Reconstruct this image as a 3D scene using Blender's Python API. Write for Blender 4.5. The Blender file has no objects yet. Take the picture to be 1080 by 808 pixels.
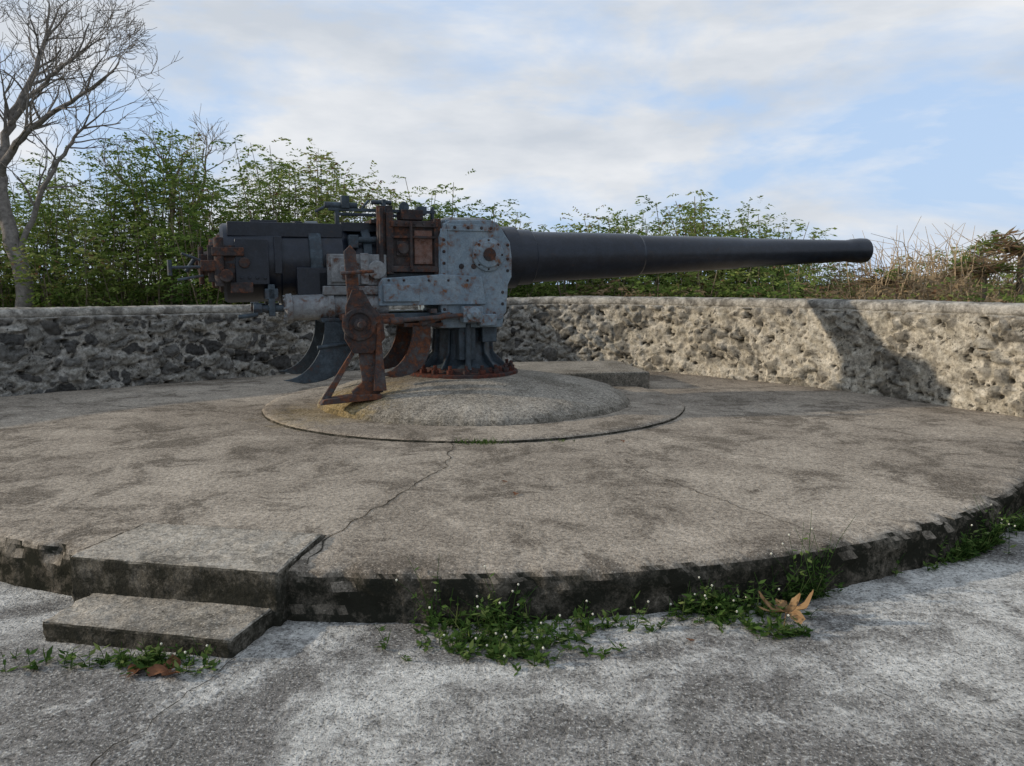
import bpy, math, random
import numpy as np
from mathutils import Vector, Matrix, noise, Euler
random.seed(7); rng=np.random.default_rng(11)
scn=bpy.context.scene
COL=scn.collection

# ---------------------------------------------------------------- helpers
def link(o,parent=None):
    COL.objects.link(o)
    if parent: o.parent=parent
    return o
def empty(name,loc=(0,0,0),rz=0):
    e=bpy.data.objects.new(name,None); e.location=loc; e.rotation_euler=(0,0,rz); e.empty_display_size=.2
    return link(e)
def mesh_obj(name,v,f,mat=None,parent=None,smooth=None,bevel=0):
    me=bpy.data.meshes.new(name); me.from_pydata([tuple(p) for p in v],[],f); me.update()
    if smooth is not None:
        me.polygons.foreach_set('use_smooth',[True]*len(me.polygons))
        me.set_sharp_from_angle(angle=math.radians(smooth))
    if mat: me.materials.append(mat)
    o=bpy.data.objects.new(name,me); link(o,parent)
    if bevel:
        m=o.modifiers.new('bev','BEVEL'); m.width=bevel; m.segments=2; m.limit_method='ANGLE'; m.angle_limit=math.radians(40)
    return o
class B:
    def __init__(s): s.v=[]; s.f=[]
    def add(s,v,f):
        n=len(s.v); s.v+= [Vector(p) for p in v]; s.f+=[tuple(i+n for i in q) for q in f]
    def box(s,a,b,rot=None):
        x0,y0,z0=a; x1,y1,z1=b
        v=[Vector(p) for p in [(x0,y0,z0),(x1,y0,z0),(x1,y1,z0),(x0,y1,z0),(x0,y0,z1),(x1,y0,z1),(x1,y1,z1),(x0,y1,z1)]]
        if rot:
            c=sum(v,Vector())/8; R=Euler(rot).to_matrix(); v=[c+R@(p-c) for p in v]
        s.add(v,[(0,3,2,1),(4,5,6,7),(0,1,5,4),(1,2,6,5),(2,3,7,6),(3,0,4,7)])
    def lathe(s,p,d,prof,n=32,cap=True):
        d=Vector(d).normalized(); p=Vector(p)
        a=d.orthogonal().normalized(); b=d.cross(a)
        v=[];f=[]
        for (t,r) in prof:
            for i in range(n):
                an=2*math.pi*i/n; v.append(p+d*t+(a*math.cos(an)+b*math.sin(an))*r)
        for k in range(len(prof)-1):
            for i in range(n):
                j=(i+1)%n; f.append((k*n+i,k*n+j,(k+1)*n+j,(k+1)*n+i))
        if cap:
            f.append(tuple(range(n-1,-1,-1))); m=(len(prof)-1)*n; f.append(tuple(range(m,m+n)))
        s.add(v,f)
    def cyl(s,a,b,r,n=16,r2=None):
        a=Vector(a); b=Vector(b); L=(b-a).length
        s.lathe(a,b-a,[(0,r),(L,r if r2 is None else r2)],n)
    def prism(s,poly,y0,y1):
        n=len(poly); v=[(x,y0,z) for x,z in poly]+[(x,y1,z) for x,z in poly]
        f=[tuple(range(n)),tuple(range(2*n-1,n-1,-1))]+[(i,i+n,(i+1)%n+n,(i+1)%n) for i in range(n)]
        s.add(v,f)
    def tube(s,pts,rs,n=5):
        pts=[Vector(p) for p in pts]; base=len(s.v); f=[]
        for i,p in enumerate(pts):
            d=(pts[min(i+1,len(pts)-1)]-pts[max(i-1,0)]).normalized()
            ref=Vector((0.3,1,0.1)) if abs(d.y)<.9 else Vector((1,0,0))
            a=d.cross(ref).normalized(); b=d.cross(a)
            for k in range(n):
                an=2*math.pi*k/n; s.v.append(p+(a*math.cos(an)+b*math.sin(an))*rs[i])
        for i in range(len(pts)-1):
            for k in range(n):
                j=(k+1)%n; f.append((base+i*n+k,base+i*n+j,base+(i+1)*n+j,base+(i+1)*n+k))
        s.f+=f
    def obj(s,name,mat,parent=None,smooth=35,bevel=0): return mesh_obj(name,s.v,s.f,mat,parent,smooth,bevel)

class NT:
    def __init__(s,name):
        s.m=bpy.data.materials.new(name); s.m.use_nodes=True; s.t=s.m.node_tree; s.n=s.t.nodes; s.l=s.t.links
        s.p=s.n['Principled BSDF']; s.tc=s.n.new('ShaderNodeTexCoord').outputs['Object']
    def inp(s,sock,val):
        if hasattr(val,'is_output'): s.l.new(val,sock)
        else: sock.default_value=val
    def noise(s,scale,detail=4,rough=.6,vec=None,dist=0):
        n=s.n.new('ShaderNodeTexNoise'); n.inputs['Scale'].default_value=scale; n.inputs['Detail'].default_value=detail
        n.inputs['Roughness'].default_value=rough; n.inputs['Distortion'].default_value=dist; s.l.new(vec or s.tc,n.inputs['Vector']); return n.outputs['Fac']
    def ramp(s,fac,stops):
        n=s.n.new('ShaderNodeValToRGB'); e=n.color_ramp.elements
        while len(e)<len(stops): e.new(.5)
        for i,(p,c) in enumerate(stops):
            e[i].position=p; e[i].color=(c,c,c,1) if isinstance(c,(int,float)) else (*c,1)
        s.l.new(fac,n.inputs['Fac']); return n.outputs['Color']
    def mix(s,fac,a,b,mode='MIX'):
        n=s.n.new('ShaderNodeMix'); n.data_type='RGBA'; n.blend_type=mode
        s.inp(n.inputs[0],fac); s.inp(n.inputs[6],a if hasattr(a,'is_output') else (*a,1)); s.inp(n.inputs[7],b if hasattr(b,'is_output') else (*b,1)); return n.outputs[2]
    def math(s,op,a,b=0.0,clamp=False):
        n=s.n.new('ShaderNodeMath'); n.operation=op; n.use_clamp=clamp; s.inp(n.inputs[0],a); s.inp(n.inputs[1],b); return n.outputs[0]
    def attr(s,name,out='Fac'):
        n=s.n.new('ShaderNodeAttribute'); n.attribute_name=name; return n.outputs[out]
    def sep(s,which='Z',geo=None):
        n=s.n.new('ShaderNodeSeparateXYZ'); s.l.new(geo or s.tc,n.inputs[0]); return n.outputs[which]
    def dist(s,p):
        n=s.n.new('ShaderNodeVectorMath'); n.operation='DISTANCE'; s.l.new(s.tc,n.inputs[0]); n.inputs[1].default_value=p; return n.outputs['Value']
    def bump(s,h,strength=.5,dist=.01,prev=None):
        n=s.n.new('ShaderNodeBump'); n.inputs['Strength'].default_value=strength; n.inputs['Distance'].default_value=dist
        s.l.new(h,n.inputs['Height'])
        if prev: s.l.new(prev,n.inputs['Normal'])
        return n.outputs['Normal']
    def done(s,col,rough=.85,normal=None,metal=0,spec=.3):
        s.inp(s.p.inputs['Base Color'],col if hasattr(col,'is_output') else (*col,1)); s.inp(s.p.inputs['Roughness'],rough)
        s.inp(s.p.inputs['Metallic'],metal); s.p.inputs['Specular IOR Level'].default_value=spec
        if normal: s.l.new(normal,s.p.inputs['Normal'])
        return s.m
    def diffuse(s,col,normal=None,trans=0):
        d=s.n.new('ShaderNodeBsdfDiffuse'); s.inp(d.inputs['Color'],col if hasattr(col,'is_output') else (*col,1))
        if normal: s.l.new(normal,d.inputs['Normal'])
        out=d.outputs[0]
        if trans:
            tr=s.n.new('ShaderNodeBsdfTranslucent'); s.l.new(col,tr.inputs['Color']); mx=s.n.new('ShaderNodeMixShader'); mx.inputs[0].default_value=trans
            s.l.new(out,mx.inputs[1]); s.l.new(tr.outputs[0],mx.inputs[2]); out=mx.outputs[0]
        s.l.new(out,s.n['Material Output'].inputs['Surface']); s.n.remove(s.p); return s.m

# ---------------------------------------------------------------- materials
def concrete_mat(name,light,mid,dark,speck=.5,moss=.0,stain=.6,ochre=0):
    t=NT(name)
    big=t.noise(.7,4,.68,dist=.5); med=t.noise(2.1,5,.75,dist=.4); fine=t.noise(34,3,.8)
    c=t.mix(t.ramp(big,[(.38,0),(.60,1)]),mid,light)
    c=t.mix(t.math('MULTIPLY',t.ramp(med,[(.50,0),(.60,1)]),stain),c,dark)
    c=t.mix(t.ramp(med,[(.34,.55),(.44,0)]),c,tuple(x*1.35 for x in light))
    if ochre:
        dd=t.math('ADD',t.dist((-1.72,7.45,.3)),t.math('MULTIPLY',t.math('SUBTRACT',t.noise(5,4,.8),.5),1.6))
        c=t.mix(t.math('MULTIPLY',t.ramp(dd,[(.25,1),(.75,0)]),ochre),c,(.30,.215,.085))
    c=t.mix(speck,c,t.ramp(fine,[(.30,.35),(.5,1),(.72,1.7)]),'MULTIPLY')
    sp=t.noise(95,2,.7)
    c=t.mix(t.ramp(sp,[(.36,.75*speck),(.43,0)]),c,tuple(x*.3 for x in dark))
    c=t.mix(t.ramp(sp,[(.60,0),(.68,.8*speck)]),c,tuple(x*1.9 for x in light))
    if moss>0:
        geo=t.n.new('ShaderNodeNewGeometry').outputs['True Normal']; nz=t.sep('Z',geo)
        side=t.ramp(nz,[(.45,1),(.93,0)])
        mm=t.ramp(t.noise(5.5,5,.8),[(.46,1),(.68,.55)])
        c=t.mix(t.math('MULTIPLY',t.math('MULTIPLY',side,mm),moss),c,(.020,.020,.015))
    return t.diffuse(c,t.bump(t.math('ADD',fine,med),.6,.014))
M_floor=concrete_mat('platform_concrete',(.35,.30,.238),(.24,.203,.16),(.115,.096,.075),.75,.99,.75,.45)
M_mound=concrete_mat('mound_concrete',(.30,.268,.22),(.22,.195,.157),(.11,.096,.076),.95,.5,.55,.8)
M_step=concrete_mat('step_concrete',(.37,.33,.27),(.26,.228,.185),(.11,.097,.077),.7,.95,.7)

def ground_mat():
    t=NT('pavement_concrete')
    big=t.noise(.8,4,.7,dist=.9); med=t.noise(4.3,5,.8,dist=.3); fine=t.noise(32,3,.85)
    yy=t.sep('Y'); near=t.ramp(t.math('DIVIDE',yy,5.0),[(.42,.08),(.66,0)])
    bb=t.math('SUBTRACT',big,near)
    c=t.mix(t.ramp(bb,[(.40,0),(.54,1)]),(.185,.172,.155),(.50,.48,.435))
    c=t.mix(t.ramp(med,[(.38,.75),(.52,0)]),c,(.145,.135,.12))
    c=t.mix(t.ramp(med,[(.54,0),(.66,.55)]),c,(.60,.58,.53))
    c=t.mix(.8,c,t.ramp(fine,[(.3,.35),(.5,1),(.7,1.6)]),'MULTIPLY')
    sp=t.noise(85,2,.75)
    c=t.mix(t.ramp(sp,[(.36,.8),(.42,0)]),c,(.04,.038,.035))
    c=t.mix(t.ramp(sp,[(.58,0),(.66,.6)]),c,(.66,.64,.58))
    return t.diffuse(c,t.bump(t.math('ADD',fine,t.math('ADD',med,sp)),.75,.012))
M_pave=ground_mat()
def soil_mat():
    t=NT('soil_grass'); n=t.noise(1.5,5,.7)
    return t.diffuse(t.mix(t.ramp(n,[(.4,0),(.6,1)]),(.06,.05,.03),(.05,.07,.02)))
M_soil=soil_mat()

def wall_mat():
    t=NT('rubble_masonry')
    st=t.attr('stone'); sid=t.attr('sid'); cap=t.attr('cap'); cav=t.attr('cav'); pls=t.attr('plaster')
    fine=t.noise(26,4,.8); med=t.noise(6,4,.75)
    m1=t.mix(t.ramp(med,[(.38,0),(.62,1)]),(.25,.235,.205),(.47,.445,.395))
    m2=t.mix(t.ramp(med,[(.38,0),(.60,1)]),(.33,.295,.23),(.53,.48,.39))
    mort=t.mix(pls,m1,m2)
    stone=t.ramp(sid,[(0,(.06,.058,.055)),(.35,(.12,.116,.108)),(.7,(.22,.21,.185)),(1,(.35,.33,.285))])
    stone=t.mix(t.math('MULTIPLY',pls,.45),stone,(.33,.29,.22))
    c=t.mix(t.ramp(st,[(.2,0),(.55,1)]),mort,stone)
    c=t.mix(.85,c,t.ramp(fine,[(.32,.3),(.5,1),(.68,1.5)]),'MULTIPLY')
    pits=t.ramp(t.noise(14,3,.75),[(.35,1),(.40,0)]); c=t.mix(t.math('MULTIPLY',pits,.85),c,(.026,.024,.02))
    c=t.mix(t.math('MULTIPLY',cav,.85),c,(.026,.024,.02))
    mould=t.ramp(t.noise(2.6,5,.8),[(.52,0),(.64,.6)]); c=t.mix(mould,c,(.10,.093,.08))
    capc=t.mix(t.ramp(med,[(.4,0),(.60,1)]),(.17,.157,.135),(.44,.41,.355)); capc=t.mix(.7,capc,t.ramp(fine,[(.3,.35),(.5,1),(.7,1.5)]),'MULTIPLY')
    c=t.mix(cap,c,capc)
    return t.diffuse(c,t.bump(fine,.9,.025))
M_wall=wall_mat()

def paint(name,base,rust_amt,rough=.55,rustc=(.13,.055,.03),fade=(.3,.3,.3),fade_amt=.25,spec=.35,halo=.45):
    t=NT(name)
    n1=t.noise(3.7,5,.75,dist=.5); n2=t.noise(15,4,.8); fine=t.noise(60,2,.7)
    lo=.66-rust_amt*.32
    m=t.math('ADD',t.math('MULTIPLY',n1,.5),t.math('MULTIPLY',n2,.5))
    mask=t.ramp(m,[(lo-.03,0),(lo+.02,1)])
    b=t.mix(t.math('MULTIPLY',t.ramp(t.noise(7,4,.8),[(.45,0),(.65,1)]),fade_amt),base,fade)
    b=t.mix(.5,b,t.ramp(fine,[(.3,.55),(.7,1.35)]),'MULTIPLY')
    b=t.mix(t.ramp(m,[(lo-.09,0),(lo-.02,halo)]),b,tuple(x*.6 for x in rustc))
    r=t.mix(t.ramp(n2,[(.38,0),(.62,1)]),tuple(x*.3 for x in rustc),rustc)
    c=t.mix(mask,b,r)
    rg=t.mix(mask,(rough,)*3,(.92,)*3)
    h=t.math('ADD',t.math('MULTIPLY',mask,.5),t.math('MULTIPLY',n2,.6))
    return t.done(c,rg,t.bump(h,.35,.006),spec=spec)
M_barrel=paint('black_gun_paint',(.009,.012,.019),.04,.36,(.05,.035,.03),(.026,.032,.047),.5,.4)
M_blue=paint('blue_grey_paint',(.150,.200,.240),.22,.55,(.16,.075,.04),(.27,.32,.35),.55)
M_grey=paint('pale_grey_paint',(.19,.20,.205),.24,.65,(.12,.065,.045),(.32,.33,.33),.6)
M_dark=paint('dark_grey_paint',(.026,.038,.048),.15,.5,(.08,.04,.03),(.08,.11,.135),.6)
M_rust=paint('rusted_iron',(.055,.052,.055),.42,.85,(.15,.065,.038),(.15,.145,.14),.6,.15)
M_brown=paint('brown_rusted_iron',(.032,.029,.030),.34,.8,(.11,.05,.032),(.11,.095,.09),.5,.2)
M_rustred=paint('rusted_flange',(.040,.034,.034),.48,.85,(.11,.038,.026),(.1,.1,.1),.3,.15)
def simple(name,col,rough=.9):
    t=NT(name); return t.diffuse(t.mix(.7,col,t.ramp(t.noise(14,3,.7),[(.3,.4),(.7,1.5)]),'MULTIPLY'))
M_crack=simple('crack_dark',(.055,.048,.038))
M_bark=simple('pale_bark',(.21,.19,.17)); M_bark2=simple('brown_twig',(.17,.14,.10))
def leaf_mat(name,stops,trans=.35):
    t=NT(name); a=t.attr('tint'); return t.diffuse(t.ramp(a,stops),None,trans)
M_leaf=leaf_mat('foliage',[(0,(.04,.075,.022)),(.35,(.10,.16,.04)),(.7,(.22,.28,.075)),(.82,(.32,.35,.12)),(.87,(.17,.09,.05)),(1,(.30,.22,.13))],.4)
M_weed=leaf_mat('weed_leaf',[(0,(.03,.065,.016)),(.6,(.085,.14,.035)),(1,(.2,.23,.08))],.3)
M_dead=leaf_mat('dead_leaf',[(0,(.19,.105,.05)),(1,(.38,.25,.13))],.2)
M_deadbr=leaf_mat('dead_leaf_brown',[(0,(.12,.05,.03)),(1,(.22,.11,.06))],.1)
M_flower=simple('flower_white',(.6,.58,.48))

# ---------------------------------------------------------------- ground
mesh_obj('ground',[(-3000,-3000,-.01),(3000,-3000,-.01),(3000,3000,-.01),(-3000,3000,-.01)],[(0,1,2,3)],M_soil)
v=[];f=[];nx,ny=170,120
for j in range(ny+1):
    for i in range(nx+1):
        x=-9+17*i/nx; y=-4+12*j/ny
        v.append((x,y,.002+.014*noise.noise(Vector((x*1.1,y*1.1,0)))+.005*noise.noise(Vector((x*5,y*5,3)))))
for j in range(ny):
    for i in range(nx):
        a=j*(nx+1)+i; f.append((a,a+1,a+nx+2,a+nx+1))
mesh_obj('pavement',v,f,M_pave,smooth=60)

# ---------------------------------------------------------------- wall path
WP=[(-9.6,-1.5),(-9.2,1),(-8.6,4),(-7.4,7.2),(-5.86,8.8),(-4.92,9.6),(-3.78,10.6),(-2.2,11.6),(0,12.3),(1.2,12.0),(2.22,11.3),(3.26,10.2),(4.11,9.1),(4.62,7.97),(5.05,7.2),(5.7,5.9),(6.3,4.2),(6.8,2.2)]
def catmull(P,sp):
    out=[]; P=[Vector(p).to_3d() for p in P]; P=[P[0]*2-P[1]]+P+[P[-1]*2-P[-2]]
    for i in range(1,len(P)-2):
        a,b,c,d=P[i-1:i+3]; n=max(2,int((c-b).length/sp))
        for k in range(n):
            t=k/n; out.append(.5*((2*b)+(c-a)*t+(2*a-5*b+4*c-d)*t*t+(3*b-a-3*c+d)*t**3))
    out.append(P[-2]); return out
PATH=catmull(WP,.021)
CX,CY,R0=-.39,8.36,5.06
ZP=.23
def cl01(x): return 0. if x<0 else (1. if x>1 else x)
def wall():
    v=[];f=[];stone=[];sid=[];cap=[];cav=[];pls=[]
    prof=[(0,z,0) for z in np.arange(-.05,.96,.021)]
    prof+=[(.0,.975,1),(-.010,.985,1),(-.014,1.0,1),(-.012,1.03,1),(-.006,1.055,1),(.02,1.075,1),(.1,1.085,1),(.2,1.088,1),(.3,1.085,1),(.38,1.08,1),(.41,1.06,1),(.42,1.0,1),(.42,.6,0),(.42,-.3,0)]
    m=len(prof); L=0
    for i,p in enumerate(PATH):
        a=PATH[max(i-2,0)]; b=PATH[min(i+2,len(PATH)-1)]; d=(b-a).normalized(); nrm=Vector((-d.y,d.x,0))
        if i: L+=(p-PATH[i-1]).length
        hs=1.0-.085*max(0,min(1,(1.0-p.x)/3))
        plaster=max(0,min(1,(p.x-0.0)/2.2))
        for (o,z,k) in prof:
            q=p+nrm*o; zz=ZP+z*hs
            s=0;idv=.5;cv=0
            if k==0 and o==0:
                w=Vector((L,zz*1.25,0)); wv=w+.10*noise.noise_vector(w*3.5)+.035*noise.noise_vector(w*13)
                dd,pts=noise.voronoi(wv*4.6); e=dd[1]-dd[0]
                s=cl01((e-.05)/.16); cell=pts[0]
                idv=abs(math.sin(cell.x*127.1+cell.y*311.7+cell.z*74.7)*43758.5)%1.0
                dd2,_=noise.voronoi(wv*11+Vector((4,4,4)))
                pl=noise.noise(w*1.6+Vector((9,9,0)))*.9+plaster*.85-.42+.7*noise.noise(w*5)
                s*=cl01((.55-pl)*3)
                n8=noise.noise(w*7+Vector((1,2,3))); n22=noise.noise(w*19); n3=noise.noise(w*2.5); n45=noise.noise(w*40)
                disp=-s*.05*(.3+idv)+n3*.03+n8*.034+n22*.020+n45*.009-.025*dd2[0]
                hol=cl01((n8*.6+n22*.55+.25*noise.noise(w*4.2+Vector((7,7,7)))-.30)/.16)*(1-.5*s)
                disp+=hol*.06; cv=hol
                q=q+nrm*disp
            elif k==1:
                q=q+nrm*(.012*noise.noise(Vector((L*3,z*4,1)))+.008*noise.noise(Vector((L*14,z*14,1)))); zz+=.014*noise.noise(Vector((L*1.1,o*3,5)))+.010*noise.noise(Vector((L*6,o*7,2)))+.005*noise.noise(Vector((L*20,o*20,2)))
            v.append((q.x,q.y,zz)); stone.append(s); sid.append(idv); cap.append(1.0 if k==1 and z>.98 else (.6 if k==1 else (.5*cl01((z-.88)/.08)))); cav.append(cv); pls.append(plaster)
    for i in range(len(PATH)-1):
        for j in range(m-1):
            f.append((i*m+j,(i+1)*m+j,(i+1)*m+j+1,i*m+j+1))
    f.append(tuple(range(m))); e=(len(PATH)-1)*m; f.append(tuple(range(e+m-1,e-1,-1)))
    o=mesh_obj('stone_parapet_wall',v,f,M_wall,smooth=80)
    for n,dat in (('stone',stone),('sid',sid),('cap',cap),('cav',cav),('plaster',pls)):
        at=o.data.attributes.new(n,'FLOAT','POINT'); at.data.foreach_set('value',dat)
wall()

# ---------------------------------------------------------------- platform
plat=empty('gun_platform')
pol=sorted(((math.atan2(p.y+0-CY,p.x-CX))%(2*math.pi),math.hypot(p.x-CX,p.y-CY)) for p in PATH[::5])
pa=np.array([p[0] for p in pol]); pr=np.array([p[1] for p in pol])
def Rb(ph):
    ph%=2*math.pi; rw=float(np.interp(ph,pa,pr,period=2*math.pi))+.2; d=math.degrees(ph)
    if 200<=d<=336: return R0
    if 192<d<200: t=(200-d)/8; return R0*(1-t)+min(rw,7)*t
    if 336<d<341: t=(d-336)/5; return R0*(1-t)+min(rw,6.4)*t
    return min(rw,7.0)
v=[(CX,CY,ZP)];f=[];N=1500
edge=[(-.6,0),(-.12,.0),(-.06,-.003),(-.028,-.010),(-.008,-.026),(0,-.05),(.004,-.085),(.0,-.12),(.0,-.155),(.008,-.19),(.012,-.28)]
m=len(edge)
for i in range(N):
    ph=2*math.pi*i/N; r=Rb(ph)
    for k,(dr,dz) in enumerate(edge):
        x,y=CX+math.cos(ph)*(r+dr),CY+math.sin(ph)*(r+dr)
        nn=(.020*noise.noise(Vector((x*2,y*2,dz*8)))+.016*noise.noise(Vector((x*9,y*9,dz*16)))+.013*noise.noise(Vector((x*24,y*24,dz*30)))) if k>1 else 0
        chip=-.07*max(0,noise.noise(Vector((x*6,y*6,9)))-.12) if 2<=k<=5 else 0
        rr=r+dr+nn+chip; v.append((CX+math.cos(ph)*rr,CY+math.sin(ph)*rr,ZP+dz+(nn*.35+chip*.25 if k in(2,3,4) else 0)))
for i in range(N):
    j=(i+1)%N; f.append((0,1+i*m,1+j*m))
    for k in range(m-1): f.append((1+i*m+k,1+i*m+k+1,1+j*m+k+1,1+j*m+k))
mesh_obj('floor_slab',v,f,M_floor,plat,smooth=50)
def revolve(name,prof,mat,amp,cx,cy,zc,parent,n=320):
    v=[];f=[];m=len(prof)
    for i in range(n):
        ph=2*math.pi*i/n
        for k,(r,z) in enumerate(prof):
            x,y=math.cos(ph)*r,math.sin(ph)*r
            nn=amp*(noise.noise(Vector((x*.9,y*.9,z*2+7)))+.30*noise.noise(Vector((x*6,y*6,z*9)))+.30*noise.noise(Vector((x*16,y*16,z*16))))
            rr=r+nn*1.5*(r/1.6); v.append((cx+math.cos(ph)*rr,cy+math.sin(ph)*rr,zc+z+(nn*.35 if 0<k<m-1 else 0)))
    for i in range(n):
        j=(i+1)%n
        for k in range(m-1): f.append((i*m+k,i*m+k+1,j*m+k+1,j*m+k)[::-1])
    f.append(tuple(i*m+m-1 for i in range(n)))
    return mesh_obj(name,v,f,mat,parent,smooth=60)
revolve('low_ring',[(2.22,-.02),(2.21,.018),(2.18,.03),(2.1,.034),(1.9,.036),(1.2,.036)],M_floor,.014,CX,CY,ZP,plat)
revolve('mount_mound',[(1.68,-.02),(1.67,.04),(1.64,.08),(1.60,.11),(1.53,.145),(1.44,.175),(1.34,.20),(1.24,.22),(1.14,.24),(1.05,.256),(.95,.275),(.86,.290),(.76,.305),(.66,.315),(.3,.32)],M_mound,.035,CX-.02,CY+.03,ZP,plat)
b=B(); b.box((-1.0,-.75,ZP-.02),(1.05,.7,ZP+.21)); o=b.obj('rear_block',M_mound,plat,bevel=.03); o.location=(.55,10.05,0); o.rotation_euler=(0,0,math.radians(8))
def crack(name,pts,z,w,parent,mat=M_crack,wob=1):
    P=[];
    for (a,b_) in zip(pts[:-1],pts[1:]):
        a=Vector(a);b_=Vector(b_);n=max(2,int((b_-a).length/.045))
        for k in range(n): P.append(a.lerp(b_,k/n))
    P.append(Vector(pts[-1])); v=[];f=[]
    for i,p in enumerate(P):
        d=(P[min(i+1,len(P)-1)]-P[max(0,i-1)]).normalized(); n=Vector((-d.y,d.x))
        q=p+n*wob*(.03*noise.noise(Vector((p.x*7,p.y*7,0)))+.02*noise.noise(Vector((p.x*25,p.y*25,4)))); ww=w*(.3+abs(noise.noise(Vector((p.x*9,p.y*9,8))))*1.8)
        v+=[(q.x+n.x*ww,q.y+n.y*ww,z),(q.x-n.x*ww,q.y-n.y*ww,z)]
        if i: a=2*i; f.append((a-2,a-1,a+1,a))
    return mesh_obj(name,v,f,mat,parent)
crack('crack_a',[(-.5,6.15),(-.466,6.06),(-.467,5.35),(-.692,4.6),(-.918,3.83),(-.94,3.42)],ZP+.003,.004,plat)
crack('crack_b',[(.8,5.6),(1.0,5.0),(1.305,4.33),(1.525,3.97)],ZP+.003,.003,plat)
crack('crack_c',[(1.85,7.9),(3.0,7.4),(4.1,6.9)],ZP+.003,.004,plat)
crack('crack_d',[(-2.55,7.6),(-3.6,7.9),(-4.9,8.3)],ZP+.003,.006,plat)
crack('crack_e',[(1.9,9.2),(2.8,9.5),(3.5,9.7)],ZP+.003,.006,plat)
crack('crack_f',[(-2.2,6.9),(-3.1,5.9),(-3.6,5.2)],ZP+.003,.003,plat)
crack('crack_g',[(.9,6.55),(1.4,5.9),(2.6,5.2),(3.2,4.9)],ZP+.003,.0025,plat)
crack('step_joint',[(-2.06,3.62),(-1.955,4.01),(-.945,3.825),(-1.01,3.42)],ZP+.005,.009,plat,M_crack,.25)
crack('crack_in_pavement',[(-1.1,2.96),(-1.2,2.6),(-1.3,2.31),(-1.5,1.7)],.014,.0035,None)
crack('crack_in_pavement.001',[(1.0,3.3),(1.4,2.6),(1.9,2.3),(2.3,1.8)],.014,.002,None)

# steps
st=empty('concrete_steps')
def slab(name,quad,z0,z1):
    q=[Vector(p) for p in quad]
    b=B(); b.add([(p.x,p.y,z0) for p in q]+[(p.x,p.y,z1) for p in q],[(3,2,1,0),(4,5,6,7),(0,1,5,4),(1,2,6,5),(2,3,7,6),(3,0,4,7)])
    o=b.obj(name,M_step,st,smooth=30,bevel=.014)
    s=o.modifiers.new('s','SUBSURF'); s.subdivision_type='SIMPLE'; s.levels=s.render_levels=5
    tx=bpy.data.textures.new('n','CLOUDS'); tx.noise_scale=.06; tx.noise_depth=3; d=o.modifiers.new('d','DISPLACE'); d.texture=tx; d.strength=.024; d.texture_coords='GLOBAL'
    return o
slab('upper_step',[(-2.05,3.46),(-1.02,3.255),(-.95,3.80),(-1.93,3.98)],-.02,.256)
slab('lower_step',[(-1.99,3.135),(-1.125,2.955),(-1.035,3.34),(-1.93,3.54)],-.02,.088)

# ---------------------------------------------------------------- the gun
TH=math.radians(20)
gun=empty('coastal_artillery_gun',(-.54,8.45,0),TH)
SL=.030; Z0=1.775
ax=Vector((1,0,SL)).normalized()
def AX(s,y=0,dz=0): return Vector((s,y,Z0+SL*s+dz))
b=B()
b.lathe(AX(0),ax,[(-2.42,.31),(-2.42,.36),(-2.39,.38),(-1.90,.385),(-1.88,.365),(-1.30,.365),(-1.22,.31),(.42,.31),(.43,.335),(.58,.335),(.59,.305),(.76,.30),(.78,.28),(2.10,.245),(2.13,.226),(3.5,.192),(3.53,.182),(4.3,.160),(5.18,.138),(5.27,.150),(5.40,.160),(5.49,.157),(5.505,.142),(5.505,.078),(5.1,.076)],64)
b.obj('barrel',M_barrel,gun,30)
b=B(); b.box((-2.36,-.3,1.95),(-1.3,.3,2.085)); b.box((-2.3,-.40,1.50),(-2.0,.40,1.92)); b.box((-1.3,-.2,2.02),(-.4,.2,2.11))
b.box((-2.15,-.15,2.08),(-1.9,.15,2.115)); b.cyl((-1.7,0,2.08),(-1.7,0,2.12),.05); b.box((-1.95,-.41,1.6),(-1.88,-.2,1.95)); b.box((-1.75,-.4,1.40),(-1.45,.4,1.66))
for k in range(4): b.cyl((-2.25+.07*k,-.42,1.56),(-2.25+.07*k,-.40,1.56),.014,8)
b.obj('breech_ring',M_barrel,gun,35,.012)
b=B()
b.lathe(AX(-2.4),-ax,[(-.01,.28),(.05,.28),(.06,.24),(.12,.235),(.13,.12),(.2,.11),(.21,.05),(.26,.05)],28)
b.box((-2.54,-.38,1.52),(-2.3,-.2,1.86)); b.cyl((-2.44,-.39,1.48),(-2.44,-.39,1.93),.045); b.box((-2.6,-.42,1.62),(-2.4,-.3,1.72)); b.box((-2.5,-.44,1.76),(-2.22,-.38,1.84))
b.cyl((-2.38,-.45,1.58),(-2.38,-.3,1.58),.06); b.box((-2.35,-.42,1.42),(-2.15,-.3,1.52)); b.box((-2.62,-.25,1.7),(-2.5,.1,1.78)); b.cyl((-2.6,-.2,1.5),(-2.6,-.2,1.85),.025)
b.cyl((-2.22,-.44,1.7),(-2.22,-.34,1.7),.05)
b.obj('breech_mechanism',M_brown,gun,35,.008)
b=B(); b.cyl((-2.55,-.38,1.66),(-2.86,-.42,1.65),.014); b.cyl((-2.86,-.42,1.58),(-2.86,-.42,1.72),.02); b.cyl((-2.58,-.36,1.58),(-2.8,-.4,1.54),.012); b.cyl((-2.6,-.3,1.72),(-2.76,-.34,1.78),.012); b.cyl((-2.66,-.1,1.74),(-2.74,-.1,1.62),.02)
b.obj('breech_lever',M_dark,gun)
b=B()
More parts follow.
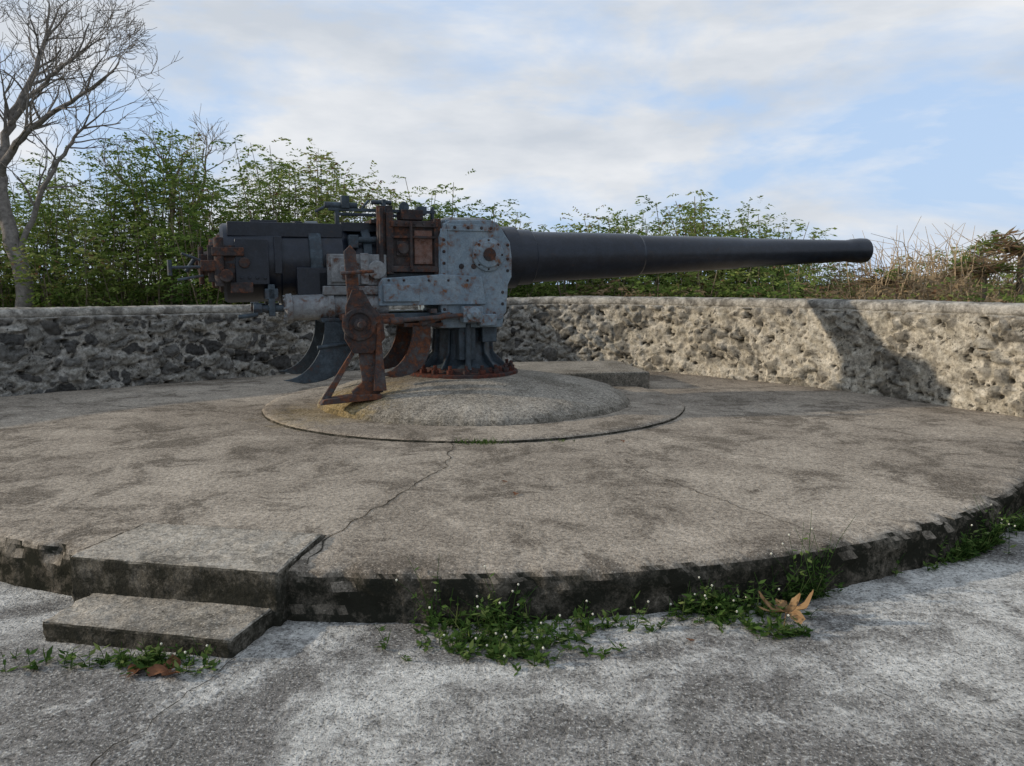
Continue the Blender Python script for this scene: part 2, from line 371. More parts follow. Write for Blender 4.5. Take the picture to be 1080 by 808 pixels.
for y in (-.40,.40):
    p=Vector((-1.86,y,1.275))
    b.lathe(p,(1,0,SL),[(-.02,.09),(0,.135),(.05,.14),(.06,.122),(.38,.122),(.39,.14),(.44,.14),(.45,.118),(.96,.118)],28)
    for k in range(8):
        an=k*math.pi/4; b.cyl(p+Vector((-.03,math.cos(an)*.11,math.sin(an)*.11)),p+Vector((.06,math.cos(an)*.11,math.sin(an)*.11)),.013,6)
b.obj('recoil_cylinders',M_grey,gun)
b=B()
for y in (-.40,.40):
    b.cyl((-1.84,y,1.275),(-2.12,y,1.27),.035); b.cyl((-2.08,y,1.27),(-2.16,y,1.27),.06,8); b.box((-2.02,y-.05,1.2),(-1.96,y+.05,1.5))
b.box((-2.05,-.45,1.36),(-1.93,.45,1.46)); b.cyl((-2.12,-.5,1.22),(-2.3,-.52,1.20),.02)
b.obj('piston_rods',M_dark,gun,35,.006)
b=B()
b.box((-1.72,-.26,1.30),(-.30,.26,1.50)); b.box((-1.55,-.4,1.42),(-.3,.4,1.62)); b.box((.3,-.3,1.36),(.42,.3,1.6))
b.lathe(AX(0),ax,[(-1.62,.37),(-1.62,.40),(-1.5,.40),(-1.5,.37)],40,False)
for s in (-1.1,-.6): b.lathe(AX(0),ax,[(s,.31),(s,.36),(s+.09,.36),(s+.09,.31)],40,False)
b.cyl((-1.2,-.33,1.93),(-.9,-.33,1.94),.03); b.box((-1.25,-.36,1.85),(-1.15,-.25,1.98))
b.obj('cradle',M_dark,gun,35,.01)
b=B()
b.box((-1.47,-.46,1.49),(-.9,-.36,1.79)); b.box((-1.44,-.485,1.52),(-1.2,-.455,1.76)); b.box((-1.16,-.49,1.50),(-1.08,-.455,1.80)); b.cyl((-1.0,-.5,1.64),(-1.0,-.44,1.64),.09,20); b.box((-1.52,-.5,1.40),(-.85,-.4,1.485))
b.cyl((-1.32,-.51,1.64),(-1.32,-.47,1.64),.045,14)
b.obj('slide_box',M_grey,gun,35,.008)
b=B()
b.box((-.86,-.44,1.62),(-.36,-.30,2.12)); b.box((-.9,-.47,1.60),(-.83,-.28,2.2)); b.box((-.42,-.47,1.60),(-.35,-.28,2.15))
b.box((-.86,-.48,2.06),(-.38,-.43,2.12)); b.box((-.86,-.48,1.62),(-.38,-.43,1.68)); b.cyl((-.74,-.5,1.85),(-.74,-.43,1.85),.055)
b.box((-.98,-.44,1.66),(-.9,-.36,2.26)); b.box((-1.02,-.3,2.1),(-.4,.3,2.14)); b.box((-.8,-.47,1.78),(-.68,-.44,1.92))
b.cyl((-.95,-.46,1.60),(-.95,-.46,2.24),.022); b.box((-.72,-.35,2.14),(-.5,-.1,2.24)); b.box((-.86,-.3,2.13),(-.80,.1,2.28))
b.cyl((-.66,-.49,1.64),(-.66,-.49,2.1),.014); b.box((-.85,-.475,1.95),(-.4,-.445,1.975))
for k in range(5): b.cyl((-.8+.09*k,-.49,2.09),(-.8+.09*k,-.47,2.09),.014,6)
b.obj('sight_bracket',M_brown,gun,35,.006)
b=B(); b.box((-.62,-.46,1.70),(-.44,-.435,2.03)); b.obj('sight_bracket_panel',paint('brown_panel',(.14,.07,.05),.3,.7,(.08,.035,.02)),gun,35,.004)
b=B()
b.box((-1.42,-.26,2.215),(-.35,-.21,2.245)); b.box((-1.3,.1,2.2),(-.5,.14,2.23)); b.box((-1.30,-.28,2.24),(-1.22,-.2,2.36)); b.cyl((-1.46,-.24,2.27),(-1.14,-.24,2.27),.03)
b.box((-.9,-.28,2.1),(-.86,-.2,2.34)); b.cyl((-1.0,-.24,2.31),(-.8,-.24,2.31),.022); b.box((-1.36,-.26,2.05),(-1.32,-.22,2.22)); b.box((-.55,-.3,2.2),(-.45,-.18,2.28)); b.cyl((-.38,-.24,2.1),(-.38,-.24,2.28),.02)
b.cyl((-1.1,-.24,2.24),(-1.02,-.24,2.33),.012); b.lathe((-.68,-.3,2.27),(0,1,0),[(0,.05),(.03,.05),(.04,.03),(.1,.03)],18); b.cyl((-1.55,-.24,2.2),(-1.4,-.24,2.28),.014)
b.obj('sighting_gear',M_dark,gun,35,.004)
PL=[(-.36,1.16),(-.38,1.32),(-.38,1.97),(-.33,2.10),(-.27,2.13),(.16,2.15),(.24,2.12),(.37,1.93),(.39,1.78),(.39,1.58),(.35,1.50),(.33,1.22),(.27,1.14)]
b=B()
b.prism(PL,-.50,-.42); b.prism(PL,.42,.50)
b.prism([(-1.0,1.29),(-1.0,1.5),(-.96,1.56),(-.36,1.60),(.05,1.58),(.1,1.30)],-.545,-.503)
b.prism([(-.96,1.33),(-.96,1.5),(-.6,1.5),(-.6,1.33)],-.57,-.54)
b.box((-.30,-.44,2.10),(.18,.44,2.145)); b.prism([(-.36,1.06),(-.36,1.28),(.33,1.28),(.30,1.06)],-.46,.46)
b.lathe((.13,-.49,1.80),(0,-1,0),[(0,.17),(.035,.17),(.045,.13),(.06,.13),(.065,.09)],32)
b.box((-.37,-.515,1.15),(-.30,-.495,2.05)); b.box((-.30,-.512,2.03),(.18,-.495,2.10))
b.obj('upper_carriage',M_blue,gun,35,.012)
b=B()
b.lathe((.13,-.55,1.80),(0,-1,0),[(0,.065),(.02,.065),(.022,.0)],20)
def rivet(x,z,y=-.50,r=.018): b.lathe((x,y,z),(0,-1,0),[(-.003,r),(.008,r*.85),(.014,r*.4)],8)
for z in np.arange(1.25,2.05,.115): rivet(-.335,z,-.515)
for z in (1.3,1.42,1.64,1.76,1.9): rivet(.345 if z>1.55 else .29,z)
for x in (-.22,-.08,.06,.16): rivet(x,2.065,-.512)
for x in (-.26,-.12,.02,.2): rivet(x,1.2)
for x in (-.9,-.75,-.5,-.3,-.1): rivet(x,1.54,-.545,.014)
for x in (-.15,-.02): rivet(x,1.68,-.5,.03)
for a in range(8): rivet(.13+.145*math.cos(a*.785),1.8+.145*math.sin(a*.785),-.53,.012)
b.obj('rivets',M_brown,gun)
b=B(); b.prism([(-.29,2.146),(-.27,2.175),(.12,2.18),(.2,2.15)],-.36,.36); b.obj('carriage_cap',paint('pale_cap',(.42,.42,.40),.25,.7,(.15,.08,.05)),gun,35,.008)
b=B()
b.lathe((0,0,.6),(0,0,1),[(0,.44),(.04,.40),(.08,.34),(.16,.305),(.42,.29),(.44,.33),(.5,.34),(.52,.30),(.62,.34),(.68,.34)],40)
for k in range(10):
    an=k*math.pi/5+.2; c,s=math.cos(an),math.sin(an); w=.012
    pts=[(.28,.62),(.50,.62),(.34,.78),(.32,1.04),(.28,1.04)]
    v=[(c*r-s*sg*w,s*r+c*sg*w,z) for sg in(-1,1) for r,z in pts]; n=len(pts)
    b.add(v,[tuple(range(n)),tuple(range(2*n-1,n-1,-1))]+[(i,i+n,(i+1)%n+n,(i+1)%n) for i in range(n)])
b.box((-.16,-.42,.72),(.02,-.28,1.06)); b.box((.1,-.40,.9),(.26,-.26,1.1)); b.cyl((-.07,-.45,.62),(-.07,-.45,1.1),.03)
b.obj('pedestal',M_dark,gun,35,.008)
b=B()
b.lathe((0,0,.53),(0,0,1),[(0,.60),(.015,.605),(.05,.60),(.055,.47),(.1,.45)],56)
for k in range(20):
    an=k*math.pi/10+.1; x,y=.535*math.cos(an),.535*math.sin(an)
    b.cyl((x,y,.58),(x,y,.625),.038,6); b.cyl((x,y,.62),(x,y,.67),.02,8)
b.obj('base_flange',M_rustred,gun,35,.004)
b=B()
b.prism([(-1.36,1.80),(-1.30,1.86),(-1.25,1.80),(-1.22,1.35),(-1.12,1.28),(-1.06,1.12),(-1.08,.9),(-1.02,.48),(-1.30,.42),(-1.32,.5),(-1.22,.58),(-1.25,.9),(-1.33,1.1),(-1.34,1.4)],-.80,-.765)
b.prism([(-1.62,.39),(-1.05,.42),(-1.05,.47),(-1.3,.47),(-1.58,.44)],-.86,-.70)
b.prism([(-1.26,.9),(-1.3,.9),(-1.60,.44),(-1.52,.44)],-.80,-.765)
b.box((-1.38,-.8,1.16),(-.9,-.4,1.22)); b.box((-1.34,-.8,1.55),(-1.26,-.4,1.6))
b.prism([(-1.12,.5),(-1.08,1.1),(-1.05,1.1),(-1.0,.5)],-.86,-.80)
for z in (.6,.75,.9,1.05): b.cyl((-1.14,-.81,z),(-1.14,-.79,z),.018,6)
b.obj('gear_stanchion',M_rust,gun,35,.005)
b=B()
b.lathe((-1.24,-.80,1.13),(0,-1,0),[(0,.15),(.03,.16),(.06,.15),(.065,.11),(.05,.10),(.05,.06),(.09,.055),(.1,.03)],36)
b.prism([(-1.36,1.3),(-1.3,1.45),(-1.2,1.45),(-1.12,1.3),(-1.02,1.2),(-1.0,1.0),(-1.12,.86),(-1.3,.86),(-1.38,1.0)],-.84,-.80)
b.cyl((-1.24,-.95,1.13),(-1.24,-.4,1.13),.03)
b.obj('elevating_gearcase',M_brown,gun,35,.005)
b=B(); b.cyl((-1.12,-.84,1.145),(-.05,-.56,1.20),.022); b.cyl((-.95,-.80,1.155),(-.82,-.765,1.16),.035); b.cyl((-1.4,-.86,1.6),(-1.1,-.86,1.62),.016)
b.box((-.5,-.62,1.22),(-.44,-.5,1.26)); b.cyl((-.62,-.66,1.12),(-.3,-.58,1.2),.03)
b.obj('drive_shaft',M_rust,gun)
b=B(); b.box((-.17,-.64,1.12),(.03,-.48,1.28)); b.lathe((-.07,-.64,1.20),(0,-1,0),[(0,.075),(.03,.075),(.04,.03),(.07,.03)],20); b.box((.02,-.58,1.08),(.2,-.46,1.2))
b.obj('worm_box',M_blue,gun,35,.01)
def arcplate(x0,x1,ztop,zbot,xl,n=10):
    inner=[];outer=[]
    for i in range(n+1):
        a=math.pi/2*i/n
        inner.append((x0-(x0-xl)*(1-math.cos(a)),ztop-(ztop-zbot-.04)*math.sin(a)))
        outer.append((x1-(x1-xl)*(1-math.cos(a))**1.6*.72,ztop-(ztop-zbot)*math.sin(a)))
    return inner+outer[::-1]
b=B(); CR=arcplate(-1.52,-1.26,1.16,.56,-1.92); b.prism(CR,-.55,-.525); b.prism(CR,.3,.325); b.box((-1.55,-.55,1.14),(-1.26,.32,1.18)); b.obj('curved_bracket',M_dark,gun,35,.004)
b=B(); CR2=arcplate(-.66,-.48,1.10,.58,-1.02); b.prism(CR2,-.52,-.49); b.prism(CR2,.25,.28); b.box((-.75,-.52,1.08),(-.35,.28,1.12)); b.obj('curved_bracket_rusty',M_rust,gun,35,.004)
b=B(); b.box((-1.0,-.55,1.16),(-.3,.4,1.22)); b.box((-1.7,-.3,1.2),(-1.0,.3,1.27)); b.cyl((-1.6,-.55,.9),(-1.2,-.55,.95),.02); b.obj('underframe',M_dark,gun,35,.006)

# ---------------------------------------------------------------- vegetation
def leaves_mesh(name,C,A,W,tint,mat,parent=None):
    n=len(C); V=np.empty((n,4,3)); V[:,0]=C; V[:,1]=C+A*.45+W; V[:,2]=C+A; V[:,3]=C+A*.45-W
    me=bpy.data.meshes.new(name); me.vertices.add(4*n); me.vertices.foreach_set('co',V.ravel())
    me.loops.add(4*n); me.loops.foreach_set('vertex_index',np.arange(4*n,dtype=np.int32)); me.polygons.add(n)
    me.polygons.foreach_set('loop_start',np.arange(0,4*n,4,dtype=np.int32)); me.polygons.foreach_set('loop_total',np.full(n,4,dtype=np.int32))
    me.update(calc_edges=True); me.materials.append(mat)
    at=me.attributes.new('tint','FLOAT','FACE'); at.data.foreach_set('value',np.clip(tint,0,1).astype(np.float32))
    o=bpy.data.objects.new(name,me); link(o,parent); return o
def unit(a): return a/np.maximum(1e-6,np.linalg.norm(a,axis=1,keepdims=True))
def fronds(P,D,L,tint,pairs=5,leaf=.07,wid=.013,droop=.35):
    D=unit(D); n=len(P); up=np.tile([0,0,1.],(n,1)); S=unit(np.cross(D,up)+rng.normal(0,.15,(n,3)))
    Cs=[];As=[];Ws=[];Ts=[]
    for j in range(pairs):
        t=(j+.6)/pairs; base=P+D*(L*t)[:,None]; base[:,2]-=droop*L*t*t
        for sg in(-1,1):
            sc=(leaf*(1.1-.5*abs(t-.5))*rng.uniform(.7,1.3,n))[:,None]
            a=unit(S*sg*.9+D*.45+rng.normal(0,.22,(n,3))); A=a*sc; A[:,2]-=.25*sc[:,0]
            w=unit(np.cross(a,unit(up+rng.normal(0,.5,(n,3)))))*(wid*sc/leaf*rng.uniform(.8,1.4,(n,1)))
            Cs.append(base);As.append(A);Ws.append(w);Ts.append(tint+rng.normal(0,.05,n))
    return np.concatenate(Cs),np.concatenate(As),np.concatenate(Ws),np.concatenate(Ts)

SK=[(-14,3.9),(-10.5,3.9),(-9.75,3.7),(-8.7,4.1),(-7.95,4.15),(-7.35,3.8),(-6.85,4.4),(-6.15,4.5),(-5.4,4.0),(-4.9,4.1),(-4.35,4.15),(-3.6,3.7),(-2.85,3.6),(-1.95,3.2),(-1.05,3.2),(-.3,3.1),(.36,3.2),(1.05,2.85),(1.95,3.15),(2.85,3.0),(3.97,3.15),(4.65,3.0),(5.4,2.6),(6.0,2.15),(6.45,2.1),(7.05,2.45),(7.6,2.4),(8.25,2.7),(9.0,2.8),(9.6,2.1),(10.5,1.9),(14,2.3)]
skx=[a for a,_ in SK]; skz=[b_ for _,b_ in SK]
wx=np.array([p.x for p in PATH[::8]]); wy=np.array([p.y for p in PATH[::8]])
twigs=B(); FP=[];FD=[];FL=[];FT=[]
def shrub(x,y,h,r,nst,nf,tint,leafsize=1,fan=.38,low=.78):
    cl=random.gauss(0,.15)
    for s in range(nst):
        an=random.uniform(0,6.28); sp=random.uniform(.2,1)*r; hh=h*random.uniform(.68,1.0)
        bx,by=x+.25*math.cos(an)*random.random(),y+.25*math.sin(an)*random.random()
        pts=[]
        for k in range(6):
            t=k/5; pts.append(Vector((bx+math.cos(an)*sp*t**1.4+random.gauss(0,.04),by+math.sin(an)*sp*t**1.4+random.gauss(0,.04),hh*t-.1)))
        twigs.tube(pts,[.022*(1-.75*k/5) for k in range(6)],4)
        for q in range(nf):
            t=1-random.random()**1.2*low; kk=t*5; i0=min(4,int(kk)); p=pts[i0].lerp(pts[i0+1],kk-i0)
            d=Vector((random.gauss(0,1),random.gauss(0,1),random.uniform(-.2,.8))).normalized()
            off=random.uniform(0,fan)*(1.15-.6*t)
            FP.append(p+d*off); FD.append(d); FL.append(random.uniform(.16,.34)*leafsize)
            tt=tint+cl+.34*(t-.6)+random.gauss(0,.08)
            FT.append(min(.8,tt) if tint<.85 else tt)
def hvar(x): return 1+.13*noise.noise(Vector((x*.9,3.3,0)))+.07*noise.noise(Vector((x*2.3,8.3,0)))
for row,(d0,d1,hf,cnt,nst,nf) in enumerate([(12.8,14.2,.78,54,6,34),(14.2,16.3,.93,60,6,38),(16.3,19.5,1.0,66,7,36)]):
    for k in range(cnt):
        yy=random.uniform(d0,d1); u=-.93+1.78*(k+random.random())/cnt; x=u*yy
        dd=np.min(np.hypot(wx-x,wy-yy))
        if dd<1.1 or (x<-6.9 and yy<10): continue
        h15=float(np.interp(u*15,skx,skz)); h=1.5+(h15-1.5)*yy/15; h*=hf*random.uniform(.84,1.05)*hvar(u*15)
        h=max(h,1.4)
        ti=.46 if x<-3 else .58
        if u>.36 and random.random()<.6: ti=.95
        if row==0 and x>0 and random.random()<.35: ti=.93; 
        if ti>.9: h*=.85
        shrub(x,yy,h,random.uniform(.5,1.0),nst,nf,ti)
for k in range(26):
    t=k/25; x=2.4+t*5.2+random.uniform(-.3,.3); y=13.2-t*4.4+random.uniform(-.3,.6)
    shrub(x,y,random.uniform(1.45,1.8),.6,5,30,.93 if random.random()<.5 else .5)
# small leafy trees: bushy crowns rising out of the thicket
for k in range(30):
    u=random.uniform(-.64,.0) if k<21 else random.uniform(0,.33); yy=random.uniform(13.5,17); x=u*yy
    h15=float(np.interp(u*15,skx,skz)); h=1.5+(h15-1.5)*yy/15
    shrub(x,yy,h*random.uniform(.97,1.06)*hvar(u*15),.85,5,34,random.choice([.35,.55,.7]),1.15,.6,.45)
FPn=np.array([tuple(p) for p in FP]);FDn=np.array([tuple(p) for p in FD]);FLn=np.array(FL);FTn=np.array(FT)
thicket=empty('shrub_thicket')
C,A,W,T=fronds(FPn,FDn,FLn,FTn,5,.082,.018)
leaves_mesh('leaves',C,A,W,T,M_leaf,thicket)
twigs.obj('stems',M_bark2,thicket,60)
def palm(name,x,y,h,n,L,t0):
    P=[];D=[];LL=[];T=[]
    st_=B(); e=empty(name)
    for k in range(n):
        an=random.uniform(0,6.28); d=Vector((math.cos(an),math.sin(an),random.uniform(.3,1.5))).normalized()
        l=L*random.uniform(.7,1.1); p=Vector((x,y,h)); P.append(p[:]);D.append(d[:]);LL.append(l);T.append(t0 if random.random()<.6 else .6)
        st_.tube([p+d*l*t-Vector((0,0,.6*l*t*t)) for t in (0,.25,.5,.75,1)],[.012,.01,.008,.006,.003],4)
    st_.tube([(x,y,0),(x+.03,y,h*.5),(x,y,h)],[.06,.05,.05],7)
    C,A,W,T=fronds(np.array(P),np.array(D),np.array(LL),np.array(T),16,.26,.013,.6)
    leaves_mesh('fronds',C,A,W,T,M_leaf,e); st_.obj('stems',M_bark2,e,60)
palm('palm',8.15,12.6,2.0,20,1.0,.95)
palm('palm.001',7.45,12.4,1.65,16,.85,.98)
palm('palm.002',5.9,12.6,1.5,12,.8,.97)

def catmull_z(P,n):
    out=[];P=[P[0]*2-P[1]]+P+[P[-1]*2-P[-2]]
    for i in range(1,len(P)-2):
        a,b_,c,d=P[i-1:i+3]
        for k in range(n):
            t=k/n; out.append(.5*((2*b_)+(c-a)*t+(2*a-5*b_+4*c-d)*t*t+(3*b_-a-3*c+d)*t**3))
    out.append(P[-2]); return out
def tree(name,paths,mat,seed,spread,L0=.8,start=.35,step=1):
    rnd=random.Random(seed); b=B()
    def grow(p,d,L,r,lev):
        n=4; pts=[p]; rs=[r]
        q=p.copy(); dd=d.copy()
        for k in range(n):
            dd=(dd+Vector((rnd.gauss(0,.16),rnd.gauss(0,.16),rnd.gauss(.03,.12)))).normalized(); q=q+dd*L/n; pts.append(q.copy()); rs.append(max(.0035,r*(1-.42*(k+1)/n)))
        b.tube(pts,rs,7 if r>.04 else (5 if r>.012 else 3))
        if lev<=0: return
        nc=3 if rnd.random()<.65 else 2
        for c in range(nc):
            ang=rnd.uniform(0,6.28); o=dd.orthogonal().normalized(); o.rotate(Matrix.Rotation(ang,3,dd))
            nd=(dd+o*rnd.uniform(.35,spread)); nd.z+=.05; nd.normalize()
            i=rnd.choice([2,3,4,4]); grow(pts[i],nd,L*rnd.uniform(.62,.86),max(.0045,rs[i]*rnd.uniform(.6,.8)),lev-1)
    for (pts,r1,lv) in paths:
        pts=[Vector(p) for p in pts]
        sm=catmull_z(pts,5); sm=[q+Vector((rnd.gauss(0,.02),rnd.gauss(0,.02),0)) if 0<i<len(sm)-1 else q for i,q in enumerate(sm)]
        rs=[r1[0]+(r1[1]-r1[0])*i/(len(sm)-1) for i in range(len(sm))]
        b.tube(sm,rs,10)
        if lv<=0: continue
        for i in range(int(len(sm)*start),len(sm),step):
            dd=(sm[min(i+1,len(sm)-1)]-sm[i-1]).normalized(); o=dd.orthogonal().normalized(); o.rotate(Matrix.Rotation(rnd.uniform(0,6.28),3,dd))
            grow(sm[i],(dd*.6+o*.8).normalized(),rnd.uniform(.7,1.1)*L0,rs[i]*.5,lv-1)
        for c in range(3):
            o=dd.orthogonal().normalized(); o.rotate(Matrix.Rotation(rnd.uniform(0,6.28),3,dd)); grow(sm[-1],(dd+o*.4).normalized(),L0,rs[-1]*.8,lv)
    return b.obj(name,mat,None,60)
tree('bare_tree',[
 ([(-8.15,13,-.1),(-8.12,13,1.6),(-8.3,13,2.5),(-8.45,13.1,3.4)],(.15,.10),0),
 ([(-8.44,13.08,3.3),(-8.25,13.2,4.1),(-7.95,13.4,4.9),(-7.75,13.5,5.5)],(.080,.03),4),
 ([(-8.42,13.05,3.2),(-8.0,12.9,3.75),(-7.4,12.8,4.15),(-6.7,12.7,4.5)],(.070,.025),4),
 ([(-8.45,13.08,3.3),(-8.65,13,4.2),(-8.8,13.1,4.9),(-8.9,13.2,5.5)],(.075,.03),4),
 ([(-8.3,13,2.5),(-8.8,12.8,3.1),(-9.4,12.6,3.7)],(.065,.03),3),
 ([(-8.12,13,2.0),(-7.75,13,2.9),(-7.3,13,3.6),(-6.95,13,4.0)],(.050,.02),3),
 ([(-8.25,13.2,4.1),(-7.6,13.1,4.75),(-7.0,13,5.1)],(.045,.022),4)],M_bark,5,.9,.6,.3,1)
tree('bare_tree.001',[
 ([(-7.2,16.5,0),(-7.15,16.5,2.0),(-7.0,16.5,3.6)],(.08,.04),3),
 ([(-7.15,16.5,1.6),(-6.6,16.4,2.8),(-6.3,16.4,3.8)],(.05,.025),3),
 ([(-7.15,16.5,1.6),(-7.6,16.4,2.8),(-7.9,16.4,3.5)],(.05,.025),3)],M_bark2,9,.8,.5,.4,2)
b=B(); rnd=random.Random(3)
for k in range(300):
    x=rnd.gauss(6.75,.75); y=rnd.uniform(12.0,13.6); h=rnd.uniform(1.5,2.55); lx=rnd.gauss(0,.35)
    b.tube([(x,y,0),(x+lx*.3,y,h*.5),(x+lx,y+rnd.gauss(0,.15),h*.85),(x+lx*1.7,y+rnd.gauss(0,.2),h*rnd.uniform(.8,1.02))],[.009,.008,.006,.003],3)
b.obj('dry_cane_clump',simple('dry_cane',(.33,.25,.16)),None,60)

def weeds(name,spots,seed):
    e=empty(name); rnd=random.Random(seed); b=B(); C=[];A=[];W=[];T=[]; fl=B()
    for (x0,y0,n,sx,sy,h0) in spots:
        for k in range(n):
            x=x0+rnd.gauss(0,sx); y=y0+rnd.gauss(0,sy)
            rr=math.hypot(x-CX,y-CY)
            if rr<R0+.03: s=(R0+.03+rnd.random()*.04)/rr; x=CX+(x-CX)*s; y=CY+(y-CY)*s
            if -2.05<x<-1.0 and y>2.97: y=2.93-rnd.random()*.08
            h=h0*rnd.uniform(.15,1.0)**1.3; an=rnd.uniform(0,6.28); lean=rnd.uniform(.1,.9)*h
            pts=[Vector((x+math.cos(an)*lean*t*t,y+math.sin(an)*lean*t*t,h*t)) for t in (0,.35,.7,1)]
            b.tube(pts,[.0018,.0016,.0013,.001],3)
            for q in range(rnd.randint(5,11)):
                t=rnd.random()**1.5*.8; i=min(2,int(t*3)); p=pts[i].lerp(pts[i+1],t*3-i)
                d=Vector((rnd.gauss(0,1),rnd.gauss(0,1),rnd.uniform(-.1,.6))).normalized(); L=rnd.uniform(.02,.055)
                w=d.cross(Vector((rnd.gauss(0,.3),rnd.gauss(0,.3),1))).normalized()*L*.2
                C.append(p[:]);A.append((d*L)[:]);W.append(w[:]);T.append(rnd.random()*.7+.2*(h>h0*.6))
            if rnd.random()<.5:
                d=Vector((rnd.gauss(0,.7),rnd.gauss(0,.7),1)).normalized(); L=h0*rnd.uniform(.3,.8)
                C.append((x,y,0));A.append((d*L)[:]);W.append((.003,.001,0));T.append(rnd.uniform(.4,1))
            if h>h0*.5 and rnd.random()<.18: fl.lathe(pts[-1],(0,0,1),[(-.003,.002),(0,.0045),(.004,.005),(.007,.002)],6)
    leaves_mesh('leaves',np.array(C),np.array(A),np.array(W),np.array(T),M_weed,e); b.obj('stalks',M_weed,e)
    if fl.v: fl.obj('flowers',M_flower,e)
weeds('weed_clump',[(-.12,3.22,54,.16,.08,.22),(.12,3.10,50,.18,.09,.11),(-.25,3.26,24,.12,.05,.32),(.4,3.28,26,.18,.04,.14),(.05,2.98,24,.08,.05,.07),(-.1,3.05,36,.12,.05,.06)],1)
weeds('weed_clump.001',[(.98,3.47,60,.13,.06,.2),(1.02,3.34,40,.12,.06,.11),(1.40,3.66,40,.08,.04,.40),(.85,3.42,14,.08,.04,.16),(1.15,3.2,26,.1,.04,.07)],2)
weeds('weed_clump.002',[(2.35,4.38,60,.18,.1,.18),(2.6,4.55,44,.10,.08,.3),(3.0,4.75,24,.14,.12,.12),(3.3,5.05,20,.16,.12,.14)],3)
weeds('weed_clump.003',[(-1.55,2.92,60,.18,.03,.10),(-1.35,2.88,26,.1,.03,.07)],4)
def tuft(name,x,y,z,n,h):
    C=[];A=[];W=[];T=[]
    for k in range(n):
        d=Vector((random.gauss(0,.8),random.gauss(0,.6),1)).normalized(); L=h*random.uniform(.5,1); px=x+random.gauss(0,.09)
        C.append((px,y+random.gauss(0,.02),z));A.append((d*L)[:]);W.append((.004,0,0));T.append(random.random())
    leaves_mesh(name,np.array(C),np.array(A),np.array(W),np.array(T),M_weed)
tuft('grass_tuft',-.25,6.10,ZP,70,.08)
tuft('grass_tuft.001',.35,6.2,ZP,14,.04)
def deadleaf(name,x,y,z,size,rot,mat,curl=.25,lobes=5,sub=10):
    n=lobes*sub; rings=5; rn=random.Random(int(size*1000)+lobes)
    lob=[rn.uniform(.75,1.1) for _ in range(lobes)]
    v=[(0,0,0)];f=[]
    for r_ in range(1,rings+1):
        for i in range(n+1):
            a=math.pi/2+2*math.pi*(i/n-.5)*.88; lf=i/n*lobes; li=min(lobes-1,int(lf)); ph=lf-li
            prof=.40+.60*(max(0,math.sin(math.pi*ph))**1.3)*lob[li]+.05*math.sin(i*2.3)
            r=size*prof*r_/rings; xx,yy=r*math.cos(a),r*math.sin(a)
            zz=curl*size*(r/size)**2*(.5+.5*math.sin(a*2+1))+.10*size*(1-math.sin(math.pi*ph))*(r_/rings)+.30*size*noise.noise(Vector((xx*16,yy*16,size*50)))
            v.append((xx,yy,zz))
    for i in range(n): f.append((0,1+i,2+i))
    for r_ in range(rings-1):
        for i in range(n): a=1+r_*(n+1)+i; f.append((a,a+n+1,a+n+2,a+1))
    k=len(v); v+=[(-.003,0,.003),(.003,0,.003),(.010,-size*.9,.012),(.006,-size*.9,.012)]; f.append((k,k+1,k+2,k+3))
    o=mesh_obj(name,v,f,mat,smooth=60); o.location=(x,y,z); o.rotation_euler=rot
    at=o.data.attributes.new('tint','FLOAT','FACE'); at.data.foreach_set('value',[min(1,max(0,.5+.45*noise.noise(Vector(v[q[0]])*40)+rn.uniform(-.2,.2))) for q in f]); return o
deadleaf('fallen_leaf',1.23,3.33,.04,.125,(.25,-.12,-.5),M_dead,.8,6)
deadleaf('fallen_leaf.001',-1.33,2.84,.014,.085,(.1,.1,1.9),M_deadbr,.4,3)
deadleaf('fallen_leaf.002',-1.45,2.83,.014,.06,(.2,-.1,-1.2),M_deadbr,.3,3)
for k,(x,y,z) in enumerate([(.02,4.6,ZP),(-.05,4.9,ZP),(2.4,3.2,.01),(-2.2,2.9,.01),(.9,6.2,ZP),(-2.3,3.1,.01),(.75,3.1,.01)]):
    deadleaf('fallen_leaf.%03d'%(k+3),x,y,z+.008,.022,(.1,.1,random.random()*6),M_deadbr,.2,3,4)

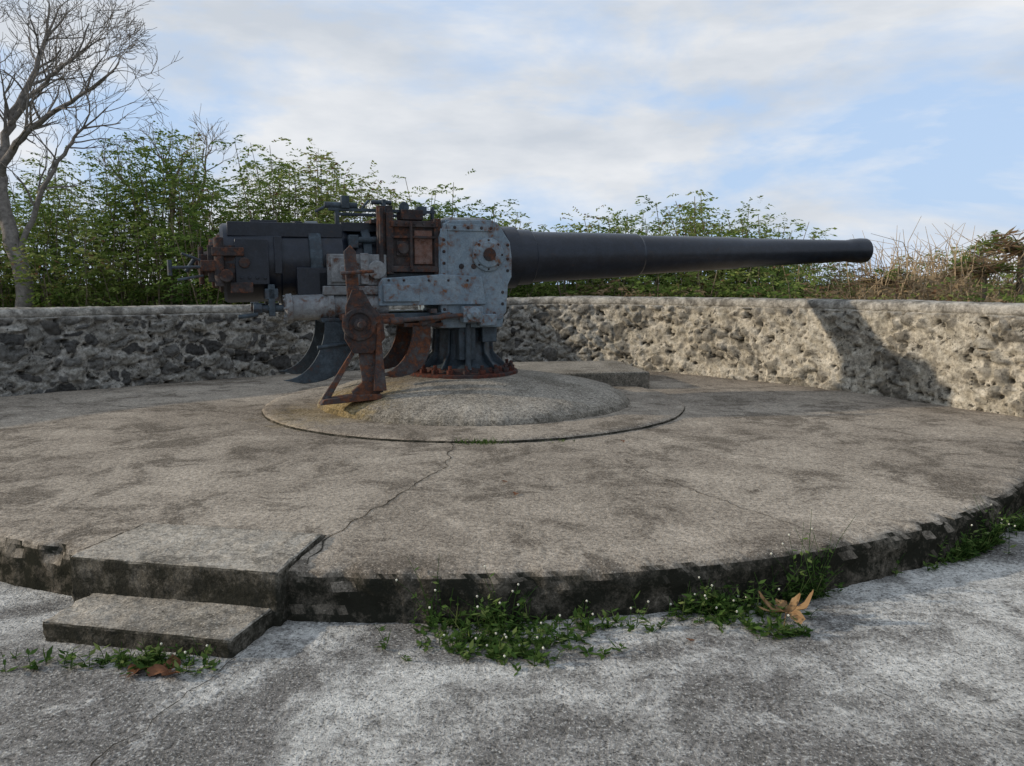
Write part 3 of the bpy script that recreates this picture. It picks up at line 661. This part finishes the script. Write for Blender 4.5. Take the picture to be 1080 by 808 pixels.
# ---------------------------------------------------------------- sky + sun
SD=Vector((1,.06,-.31)).normalized()
el=math.asin(-SD.z)
w=bpy.data.worlds.new('World'); scn.world=w; w.use_nodes=True; nt=w.node_tree; N_=nt.nodes; Lk=nt.links
bg=N_['Background']; sky=N_.new('ShaderNodeTexSky'); sky.sky_type='NISHITA'; sky.sun_disc=False; sky.sun_elevation=el
sx,sy=-SD.x,-SD.y; sky.sun_rotation=math.atan2(sx,sy); sky.air_density=1; sky.dust_density=1.5
tc=N_.new('ShaderNodeTexCoord'); mp=N_.new('ShaderNodeMapping'); mp.inputs['Scale'].default_value=(1.0,1.0,3.2); mp.inputs['Rotation'].default_value=(.05,.12,.4); mp.inputs['Location'].default_value=(.35,.1,.2); Lk.new(tc.outputs['Generated'],mp.inputs['Vector'])
def wnoise(s,d,r,dist):
    n=N_.new('ShaderNodeTexNoise'); n.inputs['Scale'].default_value=s; n.inputs['Detail'].default_value=d; n.inputs['Roughness'].default_value=r; n.inputs['Distortion'].default_value=dist; Lk.new(mp.outputs[0],n.inputs['Vector']); return n.outputs['Fac']
def wramp(f,a,ca,b_,cb):
    r=N_.new('ShaderNodeValToRGB'); e=r.color_ramp.elements; e[0].position=a; e[0].color=(*ca,1); e[1].position=b_; e[1].color=(*cb,1); Lk.new(f,r.inputs['Fac']); return r.outputs['Color']
cover=wramp(wnoise(2.3,6,.58,.25),.42,(.05,)*3,.56,(1,)*3)
cloud=wramp(wnoise(3.0,6,.55,.1),.36,(.60,.65,.72),.60,(.84,.86,.89))
SKY=.1
sc=N_.new('ShaderNodeVectorMath'); sc.operation='SCALE'; sc.inputs['Scale'].default_value=1/SKY; Lk.new(cloud,sc.inputs[0])
hz=N_.new('ShaderNodeMix'); hz.data_type='RGBA'; hz.inputs[0].default_value=.8; Lk.new(sky.outputs[0],hz.inputs[6]); hz.inputs[7].default_value=(5.3,7.2,10.2,1)
mx=N_.new('ShaderNodeMix'); mx.data_type='RGBA'; Lk.new(cover,mx.inputs[0]); Lk.new(hz.outputs[2],mx.inputs[6]); Lk.new(sc.outputs[0],mx.inputs[7])
Lk.new(mx.outputs[2],bg.inputs['Color']); bg.inputs['Strength'].default_value=SKY
try:
    w.cycles.sampling_method='MANUAL'; w.cycles.sample_map_resolution=256
except Exception: pass
sun=bpy.data.lights.new('sun','SUN'); sun.energy=3.2; sun.angle=math.radians(1.0); sun.color=(1,.88,.72)
so=bpy.data.objects.new('sun',sun); so.rotation_euler=SD.to_track_quat('-Z','Y').to_euler(); link(so)

# ---------------------------------------------------------------- camera
cam=bpy.data.cameras.new('camera'); cam.lens=27.33; cam.sensor_width=36; cam.clip_end=6000
co=bpy.data.objects.new('camera',cam); co.location=(0,0,1.5); co.rotation_euler=(math.radians(90-7.23),0,0); link(co); scn.camera=co
scn.view_settings.view_transform='Standard'; scn.view_settings.look='None'; scn.view_settings.exposure=0
